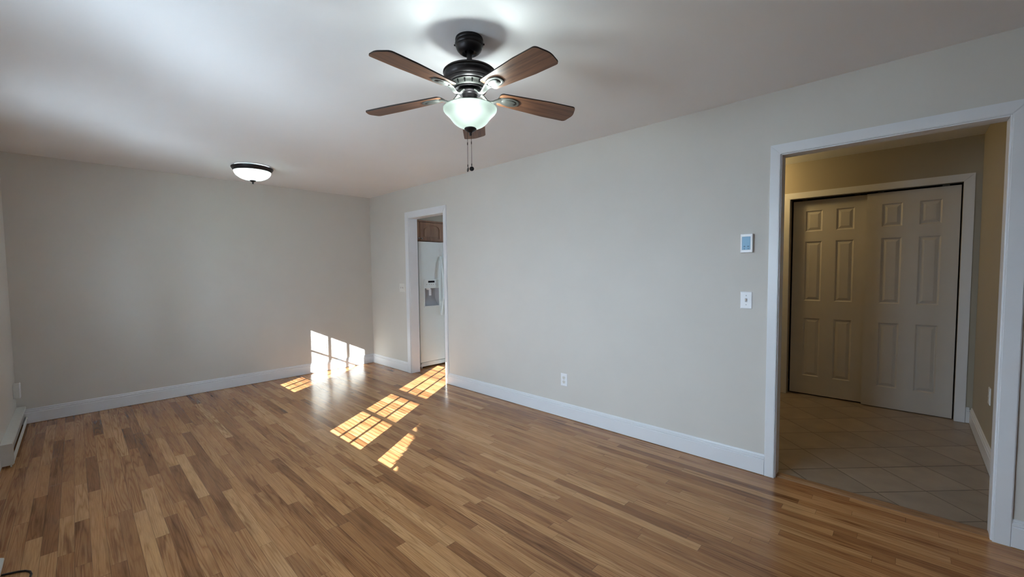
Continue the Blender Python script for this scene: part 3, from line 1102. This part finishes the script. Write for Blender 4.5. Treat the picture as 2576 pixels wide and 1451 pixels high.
# ------------------------------------------------------------------ flush mount dome light
DX, DY = 1.312, 4.896
dome = tag(empty('flush_mount_light', (DX, DY, CEIL)), 'lit alabaster dome ceiling light with dark bronze rim near the back wall', 'ceiling light')
bm = bmesh.new()
lathe(bm, [(0, 0), (0.142, 0), (0.142, -0.014), (0, -0.014)], 72)
link('ceiling_pan', bm, 'white_plastic', dome, smooth=True, autosmooth=40)
bm = bmesh.new()
lathe(bm, [(0.154, -0.0095), (0.178, -0.008), (0.187, -0.010), (0.189, -0.015), (0.186, -0.022), (0.179, -0.034), (0.171, -0.046), (0.167, -0.050), (0.163, -0.050), (0.164, -0.044), (0.176, -0.020), (0.154, -0.012)], 96, close=True)
link('rim', bm, 'bronze', dome, smooth=True, autosmooth=35)
bm = bmesh.new()
lathe(bm, [(0.1665 * math.sin(t), -0.046 - 0.093 * math.cos(t)) for t in [math.pi / 2 * (1 - i / 22) for i in range(22)]] + [(0, -0.139)], 96)
link('glass_dome', bm, 'dome', dome, smooth=True)
bm = bmesh.new()
lathe(bm, [(0.006, -0.135), (0.029, -0.1375), (0.0305, -0.141), (0.025, -0.146), (0.015, -0.152), (0.0075, -0.156), (0.006, -0.162), (0.009, -0.166), (0.009, -0.170), (0.0055, -0.1725), (0, -0.173)], 48)
link('finial', bm, 'bronze', dome, smooth=True, autosmooth=40)
for dx_, dy_ in ((0.065, -0.055), (-0.075, 0.045)):
    point('bulb_light', (dx_, dy_, -0.075), DOME_W / 2, (0.78, 1.0, 0.98), 0.025, dome)

# hall lamp (round the corner) and kitchen lamp
hl = tag(empty('hall_light', (4.95, 1.38, CEIL)), 'small glowing ceiling dome in the hall beyond the wide doorway', 'ceiling light')
bm = bmesh.new()
lathe(bm, [(0.13 * math.sin(t), -0.07 * math.cos(t)) for t in [math.pi / 2 * (1 - i / 12) for i in range(12)]] + [(0, -0.07)], 48)
link('glass_dome', bm, 'bulb_warm', hl, smooth=True)
point('bulb_light', (0, 0, -0.12), HALL_W, (1.0, 0.76, 0.31), 0.05, hl)

# ------------------------------------------------------------------ wall fittings
def plate(bm, hw, hh, th=0.006):
    """bevelled cover plate in local (x right, y up, z out)"""
    ins = 0.004
    a = [(-hw, -hh), (hw, -hh), (hw, hh), (-hw, hh)]
    lo = [bm.verts.new((x, y, 0)) for x, y in a]
    m1 = [bm.verts.new((x, y, th * 0.45)) for x, y in a]
    hi = [bm.verts.new((x - math.copysign(ins, x), y - math.copysign(ins, y), th)) for x, y in a]
    for u, v in ((lo, m1), (m1, hi)):
        for k in range(4):
            bm.faces.new((u[k], u[(k + 1) % 4], v[(k + 1) % 4], v[k]))
    bm.faces.new(hi)
    bm.faces.new(list(reversed(lo)))


def mount(name, loc, out):
    """Empty whose local x runs along the wall, y up, z out of the wall"""
    o = empty(name, loc)
    out = Vector(out)
    up = Vector((0, 0, 1))
    rx = up.cross(out)
    o.rotation_euler = Matrix((rx, up, out)).transposed().to_euler()
    return o


def outlet(loc, out, label, mat='white_plastic'):
    o = tag(mount('wall_outlet', loc, out), label, 'outlet', 'duplex outlets on the walls')
    bm = bmesh.new()
    plate(bm, 0.036, 0.058)
    link('cover_plate', bm, mat, o)
    for s in (-1, 1):
        bm = bmesh.new()
        poly = []
        for k in range(24):
            t = 2 * math.pi * k / 24
            poly.append((0.0165 * math.cos(t), max(-0.0135, min(0.0135, 0.0165 * math.sin(t))) + s * 0.0195))
        prism(bm, poly, 0.005, 0.0078, (Vector((0, 0, 0)), Vector((1, 0, 0)), Vector((0, 1, 0)), Vector((0, 0, 1))))
        es = [e for e in bm.edges if all(abs(v.co.z - 0.0078) < 1e-6 for v in e.verts)]
        r_ = link('receptacle', bm, 'almond_plastic', o)
        for xx, hh in ((-0.0065, 0.0045), (0.0065, 0.0038)):
            bm = bmesh.new()
            box(bm, (xx - 0.0011, s * 0.0195 + 0.004 - hh, 0.0076), (xx + 0.0011, s * 0.0195 + 0.004 + hh, 0.0081))
            link('slot', bm, 'slot', r_)
        bm = bmesh.new()
        tube(bm, [(0, s * 0.0195 - 0.0075, 0.0076), (0, s * 0.0195 - 0.0075, 0.0081)], 0.0026, 12)
        link('ground_hole', bm, 'slot', r_)
    bm = bmesh.new()
    tube(bm, [(0, 0, 0.0055), (0, 0, 0.0068)], [0.0032, 0.0026], 14)
    link('screw', bm, 'shadow_gray', o)
    return o


outlet((A, 2.2485, 0.3475), (-1, 0, 0), 'white duplex outlet low on the long right wall')
outlet((2.331, B, 0.352), (0, -1, 0), 'white duplex outlet inside the sunlit patch of the back wall')
outlet((4.30, HALL_R, 0.456), (0, 1, 0), 'white duplex outlet on the hall side wall beyond the wide doorway')


def wall_switch(loc, out, gangs, label, mat='white_plastic'):
    o = tag(mount('light_switch', loc, out), label, 'light switch')
    bm = bmesh.new()
    plate(bm, 0.035 if gangs == 1 else 0.060, 0.056)
    link('cover_plate', bm, mat, o)
    for g in range(gangs):
        x = (g - (gangs - 1) / 2) * 0.046
        bm = bmesh.new()
        box(bm, (x - 0.0062, -0.0125, 0.0055), (x + 0.0062, 0.0125, 0.0066))
        sl = link('toggle_slot', bm, 'shadow_gray', o)
        bm = bmesh.new()
        prism(bm, [(-0.006, 0.006), (0.006, 0.006), (0.010, 0.014), (0.004, 0.0155)], x - 0.0048, x + 0.0048, (Vector((0, 0, 0)), Vector((0, 1, 0)), Vector((0, 0, 1)), Vector((1, 0, 0))))
        link('toggle', bm, 'toggle', sl)
        for s in (-1, 1):
            bm = bmesh.new()
            tube(bm, [(x, s * 0.030, 0.0055), (x, s * 0.030, 0.0068)], [0.0032, 0.0027], 14)
            link('screw', bm, 'shadow_gray', o)
    return o


wall_switch((A, 0.767, 1.138), (-1, 0, 0), 1, 'white single toggle light switch below the thermostat')
wall_switch((A, 4.938, 1.136), (-1, 0, 0), 2, 'ivory double toggle light switch beside the kitchen doorway', 'almond_plastic')

th = tag(mount('thermostat', (A, 0.767, 1.5105), (-1, 0, 0)), 'white wall thermostat with a blue screen left of the wide doorway', 'thermostat')
bm = bmesh.new()
box(bm, (-0.036, -0.061, 0), (0.036, 0.061, 0.024), 0.003)
link('thermostat_body', bm, 'white_plastic', th)
bm = bmesh.new()
box(bm, (-0.026, -0.043, 0.0235), (0.024, 0.043, 0.0248), 0.0006)
scr = link('screen', bm, 'screen', th)
bm = bmesh.new()
for x0, y0, x1, y1 in ((-0.016, -0.024, -0.006, -0.017), (0.006, -0.024, 0.016, -0.017), (-0.0135, -0.040, -0.0095, -0.031), (0.0095, -0.040, 0.0135, -0.031)):
    box(bm, (x0, y0, 0.0247), (x1, y1, 0.0250))
for x0, y0, x1, y1 in ((-0.0255, -0.0425, -0.0245, 0.0425), (0.0225, -0.0425, 0.0235, 0.0425), (-0.0255, 0.0415, 0.0235, 0.0425), (-0.0255, -0.0425, 0.0235, -0.0415)):
    box(bm, (x0, y0, 0.0247), (x1, y1, 0.0250))
link('screen_icons', bm, 'screen_ink', scr)

# small surface box on the left wall above the heater
sb = tag(mount('junction_box', (L, 5.60, 0.346), (1, 0, 0)), 'small white surface outlet box in the back left corner above the heater', 'outlet box')
bm = bmesh.new()
box(bm, (-0.035, -0.062, 0), (0.035, 0.062, 0.036), 0.003)
link('box_body', bm, 'heater', sb)
bm = bmesh.new()
plate(bm, 0.036, 0.064, 0.006)
o = link('cover_plate', bm, 'white_plastic', sb)
o.location = (0, 0, 0.036)

# ------------------------------------------------------------------ baseboard heaters
HE = 4.53


def heater(y0, y1, xf, zt, label):
    o = tag(empty('baseboard_heater', (L, y0, 0)), label, 'heater', 'white baseboard heaters along the left wall')
    X = lambda x: x - L
    n = y1 - y0
    fr = (Vector((0, 0, 0)), Vector((1, 0, 0)), Vector((0, 0, 1)), Vector((0, 1, 0)))
    d = xf - L
    bm = bmesh.new()
    prism(bm, [(0.0, 0.018), (0.003, 0.018), (0.003, zt - 0.003), (d - 0.009, zt - 0.003), (d - 0.006, zt - 0.014), (d - 0.003, zt - 0.013), (d - 0.006, zt), (0.0, zt)], 0.004, n, fr)
    link('top_cover', bm, 'heater', o)
    bm = bmesh.new()
    prism(bm, [(d - 0.003, 0.028), (d, 0.028), (d, 0.060), (d - 0.006, 0.068), (d - 0.008, 0.067), (d - 0.003, 0.059)], 0.004, n, fr)
    link('front_panel', bm, 'heater', o)
    bm = bmesh.new()
    prism(bm, [(d - 0.020, 0.066), (d - 0.017, 0.066), (d - 0.017, zt - 0.040), (d - 0.026, zt - 0.026), (d - 0.028, zt - 0.028), (d - 0.020, zt - 0.042)], 0.02, n - 0.02, fr)
    link('damper', bm, 'damper', o)
    bm = bmesh.new()
    y = 0.03
    while y < n - 0.03:
        box(bm, (0.006, y, 0.045), (d - 0.021, y + 0.0008, zt - 0.070))
        y += 0.012
    f_ = link('fins', bm, 'fin', o)
    f_['kind'] = 'stuff'
    bm = bmesh.new()
    prism(bm, [(0, 0.016), (d - 0.006, 0.016), (d + 0.0015, 0.026), (d + 0.0015, zt - 0.010), (d - 0.004, zt + 0.0012), (0, zt + 0.0012)], -0.002, 0.006, fr)
    link('end_cap', bm, 'heater', o)
    for yf in (0.01, n - 0.03):
        bm = bmesh.new()
        box(bm, (d - 0.02, yf, 0.0), (d - 0.012, yf + 0.01, 0.03))
        link('foot', bm, 'heater', o)
    return o


heater(HE, B - 0.017, -0.350, 0.167, 'white baseboard heater with open front slot in the back left corner')

# ------------------------------------------------------------------ power cord on the floor
bm = bmesh.new()
pts = [(-0.284, 2.905, 0.005), (-0.265, 2.898, 0.005), (-0.235, 2.885, 0.005), (-0.212, 2.868, 0.005), (-0.197, 2.845, 0.005), (-0.192, 2.815, 0.005), (-0.195, 2.78, 0.005), (-0.205, 2.73, 0.005), (-0.225, 2.66, 0.005), (-0.250, 2.60, 0.005), (-0.282, 2.56, 0.005)]
tube(bm, pts, 0.0042, 12)
tag(link('power_cord', bm, 'cord', smooth=True), 'thin black power cord curling on the floor at the left edge', 'cord')

bm = bmesh.new()
prism(bm, [(-0.375, 0.0), (-0.2885, 0.0), (-0.2895, 0.006), (-0.300, 0.011), (-0.363, 0.011), (-0.374, 0.006)], 2.30, 3.075, (Vector((0, 0, 0)), Vector((1, 0, 0)), Vector((0, 0, 1)), Vector((0, 1, 0))))
tag(link('cable_cover', bm, 'heater'), 'flat white strip on the floor beside the black cord', 'cable cover')

# ------------------------------------------------------------------ kitchen seen through the narrow doorway
FRX0, FRX1, FRY, FRZ = 3.272, 4.16, 4.85, 1.765
fr = tag(empty('refrigerator', (FRX0, FRY, 0)), 'white side-by-side refrigerator with ice dispenser beyond the narrow doorway', 'refrigerator')


def rpart(name, bm, mat, parent=None, **kw):
    o = link(name, bm, mat, parent or fr, **kw)
    if parent is None:
        o.matrix_parent_inverse = Matrix.Translation(-Vector((FRX0, FRY, 0)))
    return o


bm = bmesh.new()
box(bm, (FRX0, FRY + 0.075, 0.03), (FRX1, 5.55, FRZ - 0.015), 0.006)
rpart('cabinet_body', bm, 'fridge')
DW = 3.692                      # right edge of the freezer door
# freezer door with a dispenser hole
dx0, dx1, dz0, dz1 = 3.352, 3.602, 0.868, 1.118
bm = bmesh.new()
us, zs = [FRX0, dx0, dx1, DW - 0.004], [0.088, dz0, dz1, FRZ]
for i in range(3):
    for j in range(3):
        if i == 1 and j == 1:
            continue
        quad(bm, [(us[i], FRY, zs[j]), (us[i + 1], FRY, zs[j]), (us[i + 1], FRY, zs[j + 1]), (us[i], FRY, zs[j + 1])])
yb = FRY + 0.07
quad(bm, [(FRX0, yb, 0.088), (DW - 0.004, yb, 0.088), (DW - 0.004, yb, FRZ), (FRX0, yb, FRZ)])
for a_, b_ in (((FRX0, 0.088), (DW - 0.004, 0.088)), ((DW - 0.004, 0.088), (DW - 0.004, FRZ)), ((DW - 0.004, FRZ), (FRX0, FRZ)), ((FRX0, FRZ), (FRX0, 0.088))):
    quad(bm, [(a_[0], FRY, a_[1]), (b_[0], FRY, b_[1]), (b_[0], yb, b_[1]), (a_[0], yb, a_[1])])
bmesh.ops.remove_doubles(bm, verts=bm.verts, dist=1e-5)
es = [e for e in bm.edges if all(abs(v.co.y - FRY) < 1e-5 for v in e.verts) and (
    all(abs(v.co.x - FRX0) < 1e-5 for v in e.verts) or all(abs(v.co.x - DW + 0.004) < 1e-5 for v in e.verts) or all(abs(v.co.z - FRZ) < 1e-5 for v in e.verts) or all(abs(v.co.z - 0.088) < 1e-5 for v in e.verts))]
bmesh.ops.bevel(bm, geom=es, offset=0.010, segments=3, affect='EDGES')
fdoor = rpart('freezer_door', bm, 'fridge', smooth=True, autosmooth=25)
bm = bmesh.new()
box(bm, (DW + 0.004, FRY, 0.088), (FRX1, yb, FRZ), 0.010, 3)
rdoor = rpart('fridge_door', bm, 'fridge', smooth=True, autosmooth=25)
bm = bmesh.new()
box(bm, (FRX0 + 0.006, yb, 0.06), (FRX1 - 0.006, FRY + 0.076, FRZ - 0.02))
rpart('door_gasket', bm, 'fridge_dark')
# dispenser: frame, control strip with display, recess with spout and paddle
bm = bmesh.new()
box(bm, (dx0 - 0.006, FRY - 0.010, dz1), (dx1 + 0.004, FRY + 0.002, dz1 + 0.125), 0.004)
ctrl = rpart('dispenser_panel', bm, 'fridge', fdoor)
bm = bmesh.new()
box(bm, (dx0 - 0.010, FRY - 0.014, dz0 - 0.014), (dx1 + 0.010, FRY + 0.002, dz0 + 0.004), 0.003)
box(bm, (dx0 - 0.008, FRY - 0.006, dz0), (dx0 + 0.004, FRY + 0.002, dz1), 0.002)
box(bm, (dx1 - 0.003, FRY - 0.006, dz0), (dx1 + 0.006, FRY + 0.002, dz1), 0.002)
rpart('dispenser_frame', bm, 'fridge', fdoor)
bm = bmesh.new()
cxm = (dx0 + dx1) / 2
prev = None
for k in range(13):
    t = k / 12
    zz = dz1 - (dz1 - dz0) * t
    dep = 0.066 if t < 0.55 else 0.066 - 0.048 * ((t - 0.55) / 0.45) ** 1.6
    ins = 0.035 * (1 - max(0, (t - 0.5) / 0.5) ** 1.5)
    cur = [bm.verts.new(p) for p in ((dx0, FRY, zz), (dx0 + ins, FRY + dep * 0.85, zz), (cxm, FRY + dep, zz), (dx1 - ins, FRY + dep * 0.85, zz), (dx1, FRY, zz))]
    if prev:
        for e in range(4):
            bm.faces.new((prev[e], prev[e + 1], cur[e + 1], cur[e]))
    else:
        bm.faces.new(cur)
    prev = cur
bm.faces.new(prev)
rpart('dispenser_recess', bm, 'recess', fdoor, smooth=True, autosmooth=50)
bm = bmesh.new()
box(bm, (3.412, FRY - 0.0112, 1.196), (3.520, FRY - 0.0098, 1.222))
rpart('display', bm, 'display', fdoor)
for xx in (3.39, 3.43, 3.465, 3.50, 3.54):
    bm = bmesh.new()
    tube(bm, [(xx, FRY - 0.0098, 1.172), (xx, FRY - 0.0112, 1.172)], 0.0055, 12)
    rpart('button', bm, 'shadow_gray', fdoor)
bm = bmesh.new()
lathe(bm, [(0.0, -0.020), (0.022, -0.018), (0.028, -0.006), (0.028, 0.006)], 24, (3.432, FRY + 0.018, dz1 - 0.004))
rpart('dispenser_spout', bm, 'white_plastic', fdoor, smooth=True, autosmooth=40)
bm = bmesh.new()
box(bm, (3.452, FRY + 0.030, dz1 - 0.105), (3.492, FRY + 0.036, dz1 - 0.015), 0.002)
rpart('dispenser_paddle', bm, 'white_plastic', fdoor, smooth=True, autosmooth=40)


def fridge_handle(x, parent):
    bm = bmesh.new()
    pts, rad = [], []
    zs0, zs1 = 0.735, 1.552
    for k in range(25):
        t = k / 24
        bow = math.sin(math.pi * t)
        pts.append((x, FRY - 0.012 - 0.046 * min(1, bow * 1.25), zs0 + (zs1 - zs0) * t))
        rad.append(0.0125 + 0.003 * (1 - bow))
    tube(bm, pts, rad, 14)
    box(bm, (x - 0.014, FRY - 0.028, zs0 - 0.012), (x + 0.014, FRY + 0.001, zs0 + 0.05), 0.006)
    box(bm, (x - 0.014, FRY - 0.028, zs1 - 0.05), (x + 0.014, FRY + 0.001, zs1 + 0.012), 0.006)
    return rpart('handle', bm, 'fridge', parent, smooth=True, autosmooth=45)


fridge_handle(3.636, fdoor)
fridge_handle(3.745, rdoor)
bm = bmesh.new()
box(bm, (FRX0 + 0.02, FRY + 0.012, 0.022), (FRX1 - 0.02, FRY + 0.06, 0.078), 0.006)
rpart('kick_grille', bm, 'fridge')
bm = bmesh.new()
box(bm, (FRX0 + 0.002, FRY + 0.008, 0.024), (FRX0 + 0.055, FRY + 0.05, 0.062), 0.010)
rpart('hinge_cover', bm, 'white_plastic')
for xx, yy in ((FRX0 + 0.03, FRY + 0.03), (FRX1 - 0.03, FRY + 0.03), (FRX0 + 0.03, 5.5), (FRX1 - 0.03, 5.5)):
    bm = bmesh.new()
    tube(bm, [(xx, yy, 0.0), (xx, yy, 0.032)], 0.014, 14)
    rpart('foot', bm, 'white_plastic')

CBY = 5.15
cb = tag(empty('kitchen_cabinet', (3.16, CBY, 1.797)), 'brown oak wall cabinet with arched doors above the refrigerator', 'cabinet')


def cpart(name, bm, mat, parent=None, **kw):
    o = link(name, bm, mat, parent or cb, **kw)
    if parent is None:
        o.matrix_parent_inverse = Matrix.Translation(-Vector((3.16, CBY, 1.797)))
    return o


bm = bmesh.new()
box(bm, (3.162, CBY, 1.797), (3.925, 5.598, 2.098), 0.002)
box(bm, (3.162, CBY - 0.026, 2.076), (3.93, CBY, 2.098), 0.004)
cpart('cabinet_carcass', bm, 'cabinet')


def arch_door(x0, x1, z0, z1, knob_x):
    y = CBY - 0.020
    bm = bmesh.new()
    box(bm, (x0, y + 0.004, z0), (x1, CBY - 0.0005, z1), 0.003)
    # frame in front of the panel: stiles, bottom rail and an arched top rail
    s = 0.052
    fz = (Vector((0, 0, 0)), Vector((1, 0, 0)), Vector((0, 0, 1)), Vector((0, 1, 0)))
    prism(bm, [(x0, z0), (x0 + s, z0), (x0 + s, z1), (x0, z1)], y - 0.004, y + 0.004, fz)
    prism(bm, [(x1 - s, z0), (x1, z0), (x1, z1), (x1 - s, z1)], y - 0.004, y + 0.004, fz)
    prism(bm, [(x0 + s, z0), (x1 - s, z0), (x1 - s, z0 + 0.036), (x0 + s, z0 + 0.036)], y - 0.004, y + 0.004, fz)
    xm, hw = (x0 + x1) / 2, (x1 - x0) / 2 - s
    arch = [(xm + hw * math.cos(math.pi * (1 - k / 16)), z1 - 0.105 + 0.070 * math.sin(math.pi * k / 16) ** 0.8) for k in range(17)]
    prism(bm, [(x1 - s, z1), (x0 + s, z1)] + arch, y - 0.004, y + 0.004, fz)
    # raised field
    fld = [(xm - hw + 0.022, z0 + 0.058), (xm + hw - 0.022, z0 + 0.058)] + [(xm + (hw - 0.022) * math.cos(math.pi * k / 16), z1 - 0.125 + 0.064 * math.sin(math.pi * k / 16) ** 0.8) for k in range(17)]
    prism(bm, fld, y - 0.002, y + 0.004, fz)
    d = cpart('door', bm, 'cabinet')
    bm = bmesh.new()
    pr = [(0, 0.022), (0.010, 0.021), (0.013, 0.016), (0.011, 0.012), (0.006, 0.009), (0.006, 0)]
    lathe(bm, pr, 20)
    for v in bm.verts:
        v.co = Vector((knob_x + v.co.x, y - 0.004 - v.co.z, z0 + 0.030 + v.co.y))
    cpart('knob', bm, 'knob', d, smooth=True)
    return d


arch_door(3.17, 3.482, 1.803, 2.070, 3.458)
arch_door(3.488, 3.885, 1.803, 2.070, 3.512)
